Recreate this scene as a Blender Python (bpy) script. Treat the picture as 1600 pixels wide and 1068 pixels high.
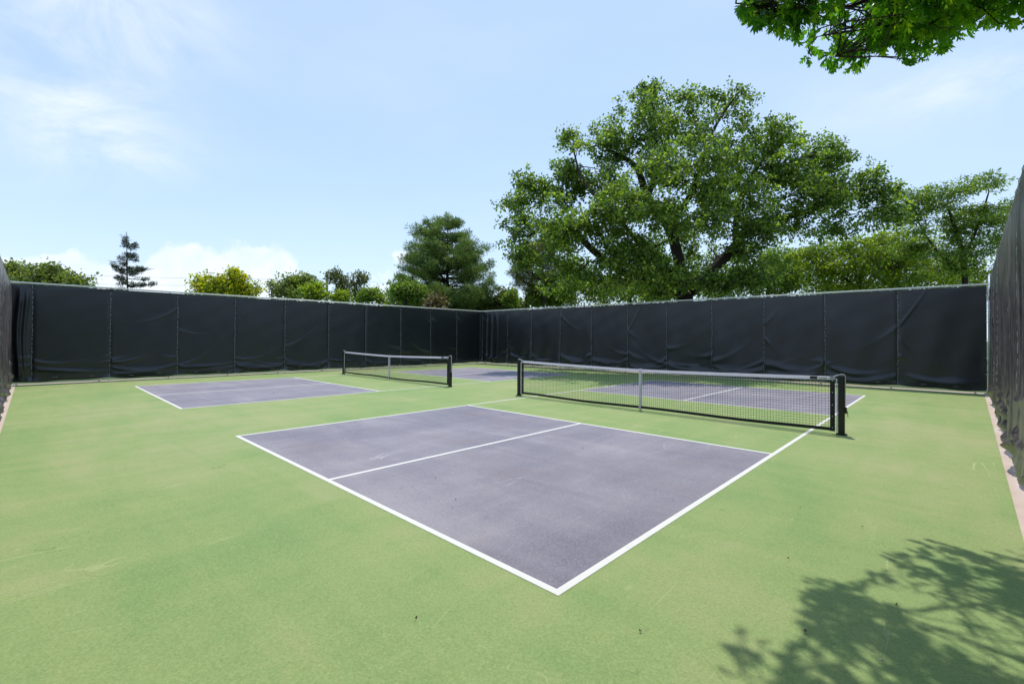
import bpy, math, random
import numpy as np
from mathutils import Vector, Matrix

for o in list(bpy.data.objects): bpy.data.objects.remove(o, do_unlink=True)
S = bpy.context.scene
COL = S.collection

# ------------------------------------------------------------------ camera
CF, CPY = 716.95, 521.06
CP = np.array([1.639, -2.115, 1.488])
ya, pi_, ro = -0.76253, 0.01004, 0.00565
FW = np.array([math.sin(ya)*math.cos(pi_), math.cos(ya)*math.cos(pi_), math.sin(pi_)])
R0 = np.array([math.cos(ya), -math.sin(ya), 0.0]); U0 = np.cross(R0, FW)
RT = R0*math.cos(ro)+U0*math.sin(ro); UP = -R0*math.sin(ro)+U0*math.cos(ro)
cd = bpy.data.cameras.new('camera'); cam = bpy.data.objects.new('camera', cd); COL.objects.link(cam)
cd.sensor_width = 36; cd.lens = CF/1600*36; cd.shift_y = -(534-CPY)/1600
cd.clip_start = .05; cd.clip_end = 5000
m = Matrix(((RT[0], UP[0], -FW[0], CP[0]), (RT[1], UP[1], -FW[1], CP[1]), (RT[2], UP[2], -FW[2], CP[2]), (0, 0, 0, 1)))
cam.matrix_world = m
S.camera = cam

# ------------------------------------------------------------------ exposure, sun, sky
S.view_settings.view_transform = 'Standard'; S.view_settings.look = 'None'
S.view_settings.exposure = 0.32; S.view_settings.gamma = 1
SUN_EL = math.radians(71); SUN_AZ = math.radians(-30)      # azimuth from +Y towards +X
sd = Vector((math.sin(SUN_AZ)*math.cos(SUN_EL), math.cos(SUN_AZ)*math.cos(SUN_EL), math.sin(SUN_EL)))
sl = bpy.data.lights.new('sun', 'SUN'); sl.energy = 2.4; sl.angle = math.radians(.53); sl.color = (1, .95, .86)
so = bpy.data.objects.new('sun', sl); COL.objects.link(so)
so.rotation_euler = sd.to_track_quat('Z', 'Y').to_euler(); so.location = sd*50

W = bpy.data.worlds.new("World"); S.world = W; W.use_nodes = True
class NT:
    """tiny helper to wire shader nodes"""
    def __init__(s, tree): s.t = tree; s.n = tree.nodes; s.l = tree.links
    def new(s, ty, **kw):
        n = s.n.new(ty)
        for k, v in kw.items():
            if k.startswith('in_'):
                key = k[3:]; key = int(key) if key.isdigit() else key.replace('_', ' ')
                s.set(n.inputs[key], v)
            else: setattr(n, k, v)
        return n
    def set(s, sock, v):
        if isinstance(v, bpy.types.NodeSocket): s.l.new(v, sock)
        elif isinstance(v, (tuple, list)) and sock.type == 'RGBA' and len(v) == 3: sock.default_value = (*v, 1)
        else: sock.default_value = v
    def math(s, op, a, b=0.0, c=0.0, clamp=False):
        n = s.n.new('ShaderNodeMath'); n.operation = op; n.use_clamp = clamp
        s.set(n.inputs[0], a); s.set(n.inputs[1], b)
        if len(n.inputs) > 2: s.set(n.inputs[2], c)
        return n.outputs[0]
    def mix(s, f, a, b, blend='MIX'):
        n = s.n.new('ShaderNodeMix'); n.data_type = 'RGBA'; n.blend_type = blend
        s.set(n.inputs[0], f); s.set(n.inputs[6], a); s.set(n.inputs[7], b)
        return n.outputs[2]
    def noise(s, vec, scale, detail=3, rough=.5, dist=0.0):
        n = s.n.new('ShaderNodeTexNoise'); s.l.new(vec, n.inputs['Vector'])
        n.inputs['Scale'].default_value = scale; n.inputs['Detail'].default_value = detail
        n.inputs['Roughness'].default_value = rough; n.inputs['Distortion'].default_value = dist
        return n.outputs[0]
    def ramp(s, f, stops, interp='LINEAR'):
        n = s.n.new('ShaderNodeValToRGB'); s.l.new(f, n.inputs[0]); cr = n.color_ramp; cr.interpolation = interp
        while len(cr.elements) > len(stops): cr.elements.remove(cr.elements[-1])
        while len(cr.elements) < len(stops): cr.elements.new(.5)
        for e, (p, c) in zip(cr.elements, stops):
            e.position = p; e.color = (*c, 1) if len(c) == 3 else c
        return n.outputs[0]
    def smooth(s, v, a, b):
        n = s.n.new('ShaderNodeMapRange'); n.interpolation_type = 'SMOOTHSTEP'
        s.set(n.inputs[0], v); n.inputs[1].default_value = a; n.inputs[2].default_value = b
        return n.outputs[0]
    def map(s, vec, scale, rot=(0, 0, 0)):
        n = s.n.new('ShaderNodeMapping'); s.l.new(vec, n.inputs[0])
        n.inputs['Scale'].default_value = scale; n.inputs['Rotation'].default_value = rot
        return n.outputs[0]

def build_world():
    t = NT(W.node_tree); t.n.clear()
    out = t.new('ShaderNodeOutputWorld'); bg = t.new('ShaderNodeBackground')
    sky = t.new('ShaderNodeTexSky'); sky.sky_type = 'NISHITA'; sky.sun_disc = False
    sky.sun_elevation = SUN_EL; sky.sun_rotation = SUN_AZ
    sky.altitude = 1600; sky.air_density = 1.3; sky.dust_density = 1.6; sky.ozone_density = 2.2
    tc = t.new('ShaderNodeTexCoord'); v = tc.outputs['Generated']
    sep = t.new('ShaderNodeSeparateXYZ'); t.l.new(v, sep.inputs[0]); x, y, z = sep.outputs
    el = t.math('ARCSINE', z); az = t.math('ARCTAN2', x, y)
    AZ0 = math.degrees(ya)
    def blob(px, py, wx, wy):
        """soft elliptical patch of cloud centred on a compass direction and height"""
        a = ya+math.atan((px-800)/CF); e = math.atan((CPY-py)/math.hypot(CF, px-800))
        k = CF/(math.cos(a-ya)**2); k2 = math.hypot(CF, px-800)
        dx = t.math('MULTIPLY', t.math('SUBTRACT', az, a), k/wx); dy = t.math('MULTIPLY', t.math('SUBTRACT', el, e), k2/wy)
        q = t.math('ADD', t.math('MULTIPLY', dx, dx), t.math('MULTIPLY', dy, dy))
        return t.math('POWER', 2.718, t.math('MULTIPLY', q, -1.0))
    def total(bs):
        r = None
        for b in bs:
            g = blob(*b); r = g if r is None else t.math('ADD', r, g)
        return r
    # low heaped clouds along the horizon
    cum = total([(350, 435, 100, 50), (430, 455, 60, 30), (150, 440, 70, 45), (285, 400, 40, 26), (395, 400, 45, 26), (200, 450, 60, 35),
                 (10, 425, 60, 22), (90, 415, 35, 22), (610, 455, 40, 35), (640, 395, 28, 14), (-400, 450, 300, 60), (2200, 420, 300, 80)])
    n1 = t.noise(v, 16, 6, .55)
    d1 = t.math('ADD', cum, t.math('MULTIPLY', t.math('SUBTRACT', n1, .5), 2.6))
    c1 = t.math('MULTIPLY', t.smooth(d1, .38, .75), t.smooth(cum, .12, .4))
    # high thin veils
    vv = t.map(v, (1.0, 1.0, 3.2), (.25, .1, .5))
    n2 = t.noise(vv, 3.2, 7, .6, .4)
    cir = total([(100, 60, 230, 110), (60, 170, 150, 90), (210, 235, 110, 35), (230, 20, 160, 60), (1500, 110, 260, 60)])
    n2b = t.smooth(n2, .42, .75)
    n2c = t.smooth(t.noise(t.map(v, (1, 1, 1.6), (.1, .4, 0)), 5.5, 7, .65, .6), .34, .72)
    c2 = t.math('MULTIPLY', t.math('MULTIPLY', cir, t.math('ADD', t.math('MULTIPLY', n2b, .45), t.math('MULTIPLY', n2c, .55))), .60, clamp=True)
    veil = t.math('MULTIPLY', t.smooth(t.noise(vv, 1.7, 5, .55), .35, .8), .16)
    hz = t.math('MULTIPLY', t.math('POWER', t.math('SUBTRACT', 1.0, t.math('ABSOLUTE', z)), 6.0), .42)
    base0 = t.mix(.52, sky.outputs[0], (3.5, 4.6, 6.3))
    base = t.mix(hz, base0, (4.6, 5.2, 6.0))
    base = t.mix(t.math('MAXIMUM', veil, 0.0), base, (5.0, 5.4, 6.0))
    base = t.mix(c2, base, (5.6, 5.9, 6.3))
    shade = t.ramp(t.noise(v, 24, 4, .5), [(.35, (5.3, 5.6, 6.1)), (.6, (6.5, 6.5, 6.5))])
    base = t.mix(t.math('MULTIPLY', c1, .50), base, shade)
    t.l.new(base, bg.inputs[0]); bg.inputs[1].default_value = 0.15
    t.l.new(bg.outputs[0], out.inputs[0])
build_world()

# ------------------------------------------------------------------ helpers
def direction(px, py): return FW+RT*(px-800)/CF-UP*(py-CPY)/CF
def at(px, py, D): return CP+direction(px, py)*D
def gnd(px, D, z=0.0):
    p = CP+(FW+RT*(px-800)/CF)*D; return np.array([p[0], p[1], z])

def mat(name):
    m_ = bpy.data.materials.new(name); m_.use_nodes = True
    t = NT(m_.node_tree); b = t.n['Principled BSDF']; return m_, t, b
def objco(t): return t.new('ShaderNodeTexCoord').outputs['Object']
def plain(name, col, rough=.6, metal=0.0, var=.12, scale=9, spec=.5, bump=0.0):
    m_, t, b = mat(name); co = objco(t)
    n = t.noise(co, scale, 5, .6)
    c = t.mix(n, tuple(max(0, k*(1-var)) for k in col), tuple(k*(1+var) for k in col))
    t.l.new(c, b.inputs['Base Color']); b.inputs['Roughness'].default_value = rough
    b.inputs['Metallic'].default_value = metal; b.inputs['Specular IOR Level'].default_value = spec
    if bump:
        bp = t.new('ShaderNodeBump'); bp.inputs['Strength'].default_value = bump; bp.inputs['Distance'].default_value = .004
        t.l.new(t.noise(co, scale*8, 3), bp.inputs['Height']); t.l.new(bp.outputs[0], b.inputs['Normal'])
    return m_

class MB:
    def __init__(s): s.v = []; s.f = []; s.n = 0
    def add(s, V, F):
        V = np.asarray(V, float).reshape(-1, 3); s.v.append(V)
        s.f += [tuple(i+s.n for i in f) for f in F]; s.n += len(V)
    def box(s, a, b, bev=0.0):
        x0, y0, z0 = a; x1, y1, z1 = b
        if bev <= 0:
            s.add([(x0,y0,z0),(x1,y0,z0),(x1,y1,z0),(x0,y1,z0),(x0,y0,z1),(x1,y0,z1),(x1,y1,z1),(x0,y1,z1)],
                  [(0,3,2,1),(4,5,6,7),(0,1,5,4),(1,2,6,5),(2,3,7,6),(3,0,4,7)]); return
        e = bev; ring = [(x0+e,y0),(x1-e,y0),(x1,y0+e),(x1,y1-e),(x1-e,y1),(x0+e,y1),(x0,y1-e),(x0,y0+e)]
        cx, cy = (x0+x1)/2, (y0+y1)/2
        V = []
        for z, k in ((z0, 1), (z1-e, 1), (z1, 0)):
            for (x, y) in ring:
                if k: V.append((x, y, z))
                else: V.append((x+(e if x < cx else -e)*.8, y+(e if y < cy else -e)*.8, z))
        F = [tuple(reversed(range(8))), tuple(range(16, 24))]
        for r in range(2):
            for i in range(8):
                j = (i+1) % 8; F.append((r*8+i, r*8+j, r*8+8+j, r*8+8+i))
        s.add(V, F)
    def tube(s, pts, rad, k=6, cap=True):
        pts = np.asarray(pts, float); n = len(pts)
        rad = np.full(n, rad) if np.isscalar(rad) else np.asarray(rad, float)
        tg = np.gradient(pts, axis=0); tg /= (np.linalg.norm(tg, axis=1)[:, None]+1e-9)
        ref = np.array([0, 0, 1.0]) if abs(tg[0][2]) < .9 else np.array([1.0, 0, 0])
        V = []; a = np.linspace(0, 2*math.pi, k, endpoint=False)
        u = np.cross(ref, tg[0]); u /= np.linalg.norm(u)
        for i in range(n):
            u = u-tg[i]*(u@tg[i]); u /= (np.linalg.norm(u)+1e-9); w = np.cross(tg[i], u)
            V.append(pts[i]+rad[i]*(np.cos(a)[:, None]*u+np.sin(a)[:, None]*w))
        F = []
        for i in range(n-1):
            for j in range(k):
                j2 = (j+1) % k; F.append((i*k+j, i*k+j2, (i+1)*k+j2, (i+1)*k+j))
        if cap: F.append(tuple(reversed(range(k)))); F.append(tuple((n-1)*k+i for i in range(k)))
        s.add(np.concatenate(V), F)
    def build(s, name, material, parent=None, smooth=False):
        return mesh_obj(name, np.concatenate(s.v) if s.v else np.zeros((0, 3)), s.f, material, parent, smooth)

def mesh_obj(name, V, F, material, parent=None, smooth=False, tint=None):
    me = bpy.data.meshes.new(name); V = np.asarray(V, dtype=np.float32)
    if isinstance(F, np.ndarray):
        nf, k = F.shape
        me.vertices.add(len(V)); me.vertices.foreach_set('co', V.ravel())
        me.loops.add(nf*k); me.loops.foreach_set('vertex_index', F.astype(np.int32).ravel())
        me.polygons.add(nf); me.polygons.foreach_set('loop_start', np.arange(0, nf*k, k, dtype=np.int32))
        me.update(calc_edges=True); me.validate()
    else:
        me.from_pydata(V.tolist(), [], F); me.update()
    if tint is not None:
        at_ = me.attributes.new('tint', 'FLOAT', 'POINT'); at_.data.foreach_set('value', np.asarray(tint, dtype=np.float32))
    if smooth: me.polygons.foreach_set('use_smooth', [True]*len(me.polygons))
    me.materials.append(material)
    o = bpy.data.objects.new(name, me); COL.objects.link(o)
    if parent is not None:
        o.parent = parent; o.location = -Vector(parent.location) if not parent.parent else (0, 0, 0)
        if parent.parent: o.location = (0, 0, 0)
    return o
def tag(o, label=None, cat=None, group=None, kind=None):
    if label: o['label'] = label
    if cat: o['category'] = cat
    if group: o['group'] = group
    if kind: o['kind'] = kind
    return o
def empty(name, loc=(0, 0, 0)):
    o = bpy.data.objects.new(name, None); COL.objects.link(o); o.location = loc; o.empty_display_size = .2; return o
def copy_tree(o, loc):
    c = o.copy(); COL.objects.link(c); c.location = loc
    for ch in list(o.children):
        d = ch.copy(); COL.objects.link(d); d.parent = c
        for g in list(ch.children):
            e = g.copy(); COL.objects.link(e); e.parent = d
    return c

# ------------------------------------------------------------------ court dimensions (metres)
CW, CL, KY, NY = 6.096, 13.371, 4.578, 6.6855
GAP = 9.7526
XL, YB, YN, H = -18.516, 16.339, -2.527, 3.075
def XR(y): return 2.02+.0225*y       # the right-hand run is a touch out of square
HR = 3.25

# ------------------------------------------------------------------ materials for the setting
def court_mat(name, dark, mid, light, seed, dirt=0.0):
    m_, t, b = mat(name); co = objco(t)
    mp = t.new('ShaderNodeMapping'); t.l.new(co, mp.inputs[0]); mp.inputs['Location'].default_value = (seed*3.1, seed*1.7, 0); co = mp.outputs[0]
    big = t.noise(co, .33, 4, .55, .6)
    str1 = t.noise(t.map(co, (1, .22, 1), (0, 0, .12)), 2.1, 5, .6, .5)     # squeegee passes
    str2 = t.noise(t.map(co, (.2, 1.3, 1), (0, 0, -.35)), 1.7, 6, .62, .8)
    f = t.math('ADD', t.math('MULTIPLY', big, .45), t.math('ADD', t.math('MULTIPLY', str1, .30), t.math('MULTIPLY', str2, .30)))
    c = t.ramp(f, [(.40, dark), (.52, mid), (.63, light)])
    # worn, slightly bleached scuffs
    sc = t.smooth(t.noise(t.map(co, (1, .12, 1), (0, 0, .7)), 3.4, 7, .7, 1.2), .60, .78)
    c = t.mix(t.math('MULTIPLY', sc, .28), c, tuple(min(1, k*1.35+.03) for k in mid))
    # grit of the acrylic coat
    g = t.noise(co, 95, 3, .75); g2 = t.noise(co, 62, 3, .7); g3 = t.noise(co, 5, 6, .7, .9)
    c = t.mix(t.math('MULTIPLY', t.smooth(g2, .46, .64), .26), c, light)
    c = t.mix(t.math('MULTIPLY', t.smooth(g3, .53, .70), .34), c, dark)
    gv = t.math('ADD', .42, t.math('ADD', t.math('MULTIPLY', g, .80), t.math('MULTIPLY', g2, .36)))
    # thin pale scrapes and darker rubber arcs
    for k_, (rot, scl, col_, am) in enumerate((((0, 0, .9), (1, .15, 1), tuple(min(1, q*1.3+.06) for q in light), .45), ((0, 0, -.5), (.5, .9, 1), tuple(q*.62 for q in dark), .40), ((0, 0, 2.0), (.9, .25, 1), tuple(min(1, q*1.2+.05) for q in light), .35))):
        w = t.noise(t.map(co, scl, rot), 1.1+.5*k_, 2, .4, 1.2)
        ln = t.math('LESS_THAN', t.math('ABSOLUTE', t.math('SUBTRACT', w, .5)), .0022)
        mk = t.smooth(t.noise(co, 1.3+.4*k_, 3, .6), .54, .62)
        c = t.mix(t.math('MULTIPLY', t.math('MULTIPLY', ln, mk), am), c, col_)
    hs = t.new('ShaderNodeHueSaturation'); t.l.new(c, hs.inputs['Color']); t.l.new(gv, hs.inputs['Value'])
    c = hs.outputs[0]
    if dirt:
        dn = t.smooth(t.noise(co, .9, 5, .65, .4), .52, .72)
        c = t.mix(t.math('MULTIPLY', dn, dirt), c, (.26, .19, .18))
    # scattered specks and old ball scuffs
    vo = t.new('ShaderNodeTexVoronoi'); t.l.new(co, vo.inputs['Vector']); vo.inputs['Scale'].default_value = 1.7; vo.inputs['Randomness'].default_value = 1
    sp = t.math('LESS_THAN', vo.outputs['Distance'], .009)
    c = t.mix(t.math('MULTIPLY', sp, .6), c, (.06, .06, .05))
    t.l.new(c, b.inputs['Base Color']); b.inputs['Roughness'].default_value = .82; b.inputs['Specular IOR Level'].default_value = .3
    bp = t.new('ShaderNodeBump'); bp.inputs['Strength'].default_value = .35; bp.inputs['Distance'].default_value = .002
    t.l.new(g, bp.inputs['Height']); t.l.new(bp.outputs[0], b.inputs['Normal'])
    return m_
M = {}
M['green'] = court_mat('court_green', (.208, .325, .110), (.275, .362, .130), (.352, .388, .172), 1)
M['purple'] = court_mat('court_purple', (.205, .195, .235), (.268, .252, .290), (.345, .322, .350), 4, .26)
def line_mat():
    m_, t, b = mat('line_paint'); co = objco(t)
    c = t.mix(t.noise(co, 5, 5, .65), (.70, .68, .62), (.84, .83, .79))
    wear = t.smooth(t.noise(co, 38, 5, .75), .58, .72); c = t.mix(t.math('MULTIPLY', wear, .35), c, (.42, .42, .38))
    t.l.new(c, b.inputs['Base Color']); b.inputs['Roughness'].default_value = .75; return m_
M['line'] = line_mat()
M['concrete'] = plain('strip_concrete', (.60, .47, .39), .9, var=.16, scale=5, bump=.4)
M['galv'] = plain('galvanised_steel', (.66, .68, .62), .5, .12, .12, 12)
M['galvblue'] = plain('zinc_post', (.42, .52, .60), .4, .6, .12, 9)
M['black'] = plain('black_powder_coat', (.012, .013, .014), .38, 0, .3, 20)
M['blacktape'] = plain('black_webbing', (.014, .014, .016), .7, 0, .3, 30)
M['mesh'] = plain('net_cord', (.012, .014, .016), .8)
M['tape'] = plain('white_net_tape', (.74, .74, .76), .6, 0, .06, 14)
def tape_mat():
    m_, t, b = mat('net_tape_cloth'); co = objco(t)
    c = t.mix(t.noise(co, 14, 4, .6), (.82, .78, .86), (.89, .86, .93)); t.l.new(c, b.inputs['Base Color']); b.inputs['Roughness'].default_value = .55
    tr = t.new('ShaderNodeBsdfTranslucent'); t.l.new(c, tr.inputs[0]); mx = t.new('ShaderNodeMixShader'); mx.inputs[0].default_value = .55
    t.l.new(b.outputs[0], mx.inputs[1]); t.l.new(tr.outputs[0], mx.inputs[2]); t.l.new(mx.outputs[0], t.n['Material Output'].inputs[0]); return m_
M['tape'] = tape_mat()
M['cord'] = plain('white_cord', (.68, .68, .66), .6, 0, .1, 30)
M['tiedark'] = plain('dark_lacing', (.10, .10, .11), .5, 0, .3, 30)
M['tie'] = plain('grey_lacing', (.36, .37, .39), .5, 0, .3, 30)
M['bark'] = plain('tree_bark', (.040, .032, .026), .9, 0, .4, 7, .2, .6)
M['barkgrey'] = plain('weathered_wood', (.16, .13, .11), .9, 0, .3, 7, .2)
M['wire'] = plain('cable', (.45, .46, .48), .6)
M['dry'] = plain('dry_leaf', (.10, .06, .03), .8, 0, .4, 40)
M['pale'] = plain('pale_husk', (.6, .58, .5), .8, 0, .2, 40)

def grass_mat():
    m_, t, b = mat('lawn'); co = objco(t)
    c = t.ramp(t.noise(co, .4, 6, .7), [(.3, (.05, .09, .02)), (.5, (.08, .13, .035)), (.7, (.13, .15, .05))])
    t.l.new(c, b.inputs['Base Color']); b.inputs['Roughness'].default_value = .95; return m_
M['grass'] = grass_mat()

def fabric_mat(name, col, col2, faded):
    m_, t, b = mat(name); co = objco(t)
    n = t.noise(co, .8, 5, .6, .4)
    c = t.mix(t.smooth(n, .3, .7), col, col2)
    weave = t.noise(t.map(co, (1, 1, 26)), 7, 3, .7)
    hs = t.new('ShaderNodeHueSaturation'); t.l.new(c, hs.inputs['Color'])
    t.l.new(t.math('ADD', .68, t.math('MULTIPLY', weave, .64)), hs.inputs['Value']); c = hs.outputs[0]
    if faded:   # sun-bleached, dusty streaks running down the cloth
        st = t.smooth(t.noise(t.map(co, (1, 1, .10)), 9, 6, .65, .3), .42, .66)
        st2 = t.smooth(t.noise(t.map(co, (1, 1, .25)), 30, 4, .65, .3), .45, .7)
        c = t.mix(t.math('MULTIPLY', st, faded), c, (.25, .200, .195))
        c = t.mix(t.math('MULTIPLY', st2, faded*.5), c, (.36, .31, .29))
    # dust line near the foot of the cloth
    sep = t.new('ShaderNodeSeparateXYZ'); t.l.new(co, sep.inputs[0])
    foot = t.math('MULTIPLY', t.smooth(t.math('ADD', sep.outputs[2], t.math('MULTIPLY', n, .3)), .62, .15), .16)
    c = t.mix(foot, c, (.13, .14, .13))
    t.l.new(c, b.inputs['Base Color']); b.inputs['Roughness'].default_value = .34; b.inputs['Specular IOR Level'].default_value = .6
    bp = t.new('ShaderNodeBump'); bp.inputs['Strength'].default_value = .12; bp.inputs['Distance'].default_value = .003
    t.l.new(t.noise(co, 260, 2), bp.inputs['Height']); t.l.new(bp.outputs[0], b.inputs['Normal'])
    return m_
M['fabL'] = fabric_mat('screen_cloth', (.008, .0115, .015), (.012, .016, .020), 0)
M['fabB'] = fabric_mat('screen_cloth_grey', (.014, .015, .019), (.021, .022, .027), 0)
M['fabR'] = fabric_mat('screen_cloth_faded', (.022, .021, .024), (.045, .040, .042), .60)

def leaf_mat(name, dark, mid, light, trans=.35, rough=.45):
    m_, t, b = mat(name)
    a = t.new('ShaderNodeAttribute'); a.attribute_name = 'tint'
    c = t.ramp(a.outputs['Fac'], [(0, dark), (.5, mid), (1, light)])
    t.l.new(c, b.inputs['Base Color']); b.inputs['Roughness'].default_value = rough; b.inputs['Specular IOR Level'].default_value = .4
    tr = t.new('ShaderNodeBsdfTranslucent')
    tc_ = t.mix(1.0, c, (2.0, 2.2, .75), 'MULTIPLY'); t.l.new(tc_, tr.inputs[0])
    mx = t.new('ShaderNodeMixShader'); mx.inputs[0].default_value = trans
    t.l.new(b.outputs[0], mx.inputs[1]); t.l.new(tr.outputs[0], mx.inputs[2])
    t.l.new(mx.outputs[0], t.n['Material Output'].inputs[0]); return m_

# ------------------------------------------------------------------ ground and court
def sheet(name, pts, z, material, kind='structure'):
    o = mesh_obj(name, [(x, y, z) for x, y in pts], [tuple(range(len(pts)))], material); o['kind'] = kind; return o
sheet('grass_ground', [(-1500, -1500), (1500, -1500), (1500, 1500), (-1500, 1500)], -.03, M['grass'])
def quad(x0, y0, x1, y1): return [(x0, y0), (x1, y0), (x1, y1), (x0, y1)]
sheet('court_surface', [(XL+.02, YN+.07), (XR(YN)-.03, YN+.07), (XR(YB)-.03, YB-.05), (XL+.02, YB-.05)], .004, M['green'])
def strip():
    mb = MB()
    def seg(a, b, w0, w1, step):
        a = np.array(a); b = np.array(b); d = b-a; L = np.linalg.norm(d); d /= L; n = np.array([-d[1], d[0]])
        q = int(L/step)+1
        for i in range(q):
            s0, s1 = L*i/q+.006, L*(i+1)/q-.006
            c = [a+d*s0+n*w0, a+d*s1+n*w0, a+d*s1+n*w1, a+d*s0+n*w1]
            V = [(p[0], p[1], -.08) for p in c]+[(p[0], p[1], .008) for p in c]
            mb.add(V, [(0, 3, 2, 1), (4, 5, 6, 7), (0, 1, 5, 4), (1, 2, 6, 5), (2, 3, 7, 6), (3, 0, 4, 7)])
    seg((XL, YN-.2), (XL, YB+.2), -.06, .26, 2.74)
    seg((XL+.07, YB), (XR(YB), YB), -.07, .26, 2.74)
    seg((XR(YB), YB+.2), (XR(YN), YN-.2), -.06, .3, 3.0)
    seg((XL+.07, YN), (XR(YN)-.1, YN), -.26, .10, 3.0)
    o = mb.build('concrete_strip', M['concrete']); o['kind'] = 'structure'
strip()
LW = .052
def court(dx):
    for y0, y1 in ((0, KY), (CL-KY, CL)):
        sheet('court_paint', quad(-CW+dx+LW*.5, y0+LW*.5, dx-LW*.5, y1-LW*.5), .0052, M['purple'])
    mb = MB(); z = .0066
    def r(x0, y0, x1, y1): mb.add([(x0+dx, y0, z), (x1+dx, y0, z), (x1+dx, y1, z), (x0+dx, y1, z)], [(0, 1, 2, 3)])
    r(-CW, 0, 0, LW); r(-CW, CL-LW, 0, CL)
    r(-CW, LW, -CW+LW, CL-LW); r(-LW, LW, 0, CL-LW)
    for k in (KY-LW, CL-KY): r(-CW+LW, k, -LW, k+LW)
    r(-CW/2-LW/2, LW, -CW/2+LW/2, KY-LW); r(-CW/2-LW/2, CL-KY+LW, -CW/2+LW/2, CL-LW)
    o = mb.build('court_lines', M['line']); o['kind'] = 'structure'
court(0); court(-GAP)

# ------------------------------------------------------------------ nets
def make_net(x0, x1, label, rnd):
    """x0 left post centre, x1 right post centre"""
    root = empty('pickleball_net', ((x0+x1)/2, NY, 0))
    tag(root, label, 'net', 'pickleball nets')
    y = NY; mid = (x0+x1)/2; half = (x1-x0)/2
    top = lambda x: .855+.060*(abs(x-mid)/half)**1.3
    bot = lambda x: .050+.012*math.sin(x*1.7)*(1-(abs(x-mid)/half)**4)-.02*(1-abs(x-mid)/half)
    for sx, xc in ((-1, x0), (1, x1)):
        mb = MB(); mb.box((xc-.042, y-.042, .02), (xc+.042, y+.042, .935), .010)
        p = mb.build('post', M['black'], root)
        mb = MB(); mb.tube([(xc, y, .004), (xc, y, .022)], .075, 16); mb.build('foot_plate', M['black'], p)
        mb = MB(); mb.box((xc-.036, y-.036, .930), (xc+.036, y+.036, .944), .008); mb.build('cap', M['blacktape'], p)
        # white cable running over the post and down its outer face
        e = xc+sx*.047
        pts = [(xc-sx*.10, y, .915), (xc-sx*.045, y, .935), (xc, y, .950), (xc+sx*.040, y, .945), (e, y, .92), (e+sx*.002, y, .75), (e, y-.002, .55), (e, y, .42)]
        mb = MB(); mb.tube(pts, .0080, 6); mb.build('cable', M['cord'], root)
        if sx > 0:
            mb = MB(); mb.box((e-.002, y-.02, .34), (e+.022, y+.02, .44), .006)
            mb.tube([(e+.02, y, .39), (e+.032, y, .36), (e+.035, y, .29)], .005, 6); mb.build('winch', M['black'], p)
        # lacing between side band and post
        pts = []; bx = xc-sx*.085; pxx = xc-sx*.045
        for i in range(28):
            z = .07+.82*i/27; pts.append(((bx if i % 2 else pxx)+0, y-.004+.008*(i % 2), z+rnd.uniform(-.004, .004)))
        mb = MB(); mb.tube(pts, .0042, 4); mb.tube([(xc-sx*.060, y-.006, .04), (xc-sx*.055, y-.006, .45), (xc-sx*.062, y-.006, .88)], .0075, 5)
        mb.build('lacing', M['cord'], root)
        # side band with brass eyelets
        a, b = sorted((xc-sx*.085, xc-sx*.150))
        mb = MB(); mb.box((a, y-.006, .045), (b, y+.006, .905)); sb = mb.build('side_band', M['blacktape'], root)
        for z in (.10, .28, .46, .66, .84):
            mb = MB(); mb.tube([((a+b)/2, y-.010, z), ((a+b)/2, y-.0065, z)], .007, 8); mb.build('eyelet', M['cord'], sb)
    xa, xb = x0+.15, x1-.15
    xs = np.arange(xa+.02, xb, .044); mb = MB(); w = .0017
    for x in xs:
        xx = x+rnd.uniform(-.002, .002)
        mb.add([(xx-w, y, bot(x)+.04), (xx+w, y, bot(x)+.04), (xx+w, y, top(x)-.05), (xx-w, y, top(x)-.05),
                (xx-w, y+.003, bot(x)+.04), (xx+w, y+.003, bot(x)+.04), (xx+w, y+.003, top(x)-.05), (xx-w, y+.003, top(x)-.05)],
               [(0, 1, 2, 3), (7, 6, 5, 4), (0, 3, 7, 4), (1, 5, 6, 2)])
    g = np.linspace(xa, xb, 60); nr = 18
    for k in range(1, nr):
        f = k/nr; zz = [bot(x)+.04+f*(top(x)-.05-bot(x)-.04)+.0015*math.sin(x*9+k) for x in g]
        V = []; F = []
        for i, x in enumerate(g): V += [(x, y-.001, zz[i]-w), (x, y-.001, zz[i]+w), (x, y+.004, zz[i]+w), (x, y+.004, zz[i]-w)]
        for i in range(len(g)-1):
            for j in range(4): F.append((i*4+j, i*4+(j+1) % 4, i*4+4+(j+1) % 4, i*4+4+j))
        mb.add(V, F)
    mb.build('netting', M['mesh'], root)
    def band(name, f0, f1, th, material, tt=None):
        tt = tt or th
        V = []; F = []; gg = np.linspace(xa-.065, xb+.065, 90)
        for x in gg:
            wv = .0025*math.sin(x*6.1)+.002*math.sin(x*14)
            V += [(x, y-th+wv, f0(x)), (x, y-tt+wv, f1(x)), (x, y+tt+wv, f1(x)), (x, y+th+wv, f0(x))]
        for i in range(len(gg)-1):
            for j in range(4): F.append((i*4+j, i*4+4+j, i*4+4+(j+1) % 4, i*4+(j+1) % 4))
        F += [(0, 1, 2, 3), tuple(reversed([len(V)-4+i for i in range(4)]))]
        b = MB(); b.add(V, F); return b.build(name, material, root)
    tp = band('top_tape', lambda x: top(x)-.057, top, .018, M['tape'], .004)
    band('bottom_band', bot, lambda x: bot(x)+.052, .005, M['blacktape'])
    # maker's patches near the right-hand end of the tape
    z = top(x1-.4)-.047
    mb = MB(); mb.box((x1-.42, y-.0195, z), (x1-.32, y-.0065, z+.04)); mb.build('dark_patch', M['blacktape'], tp)
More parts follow.
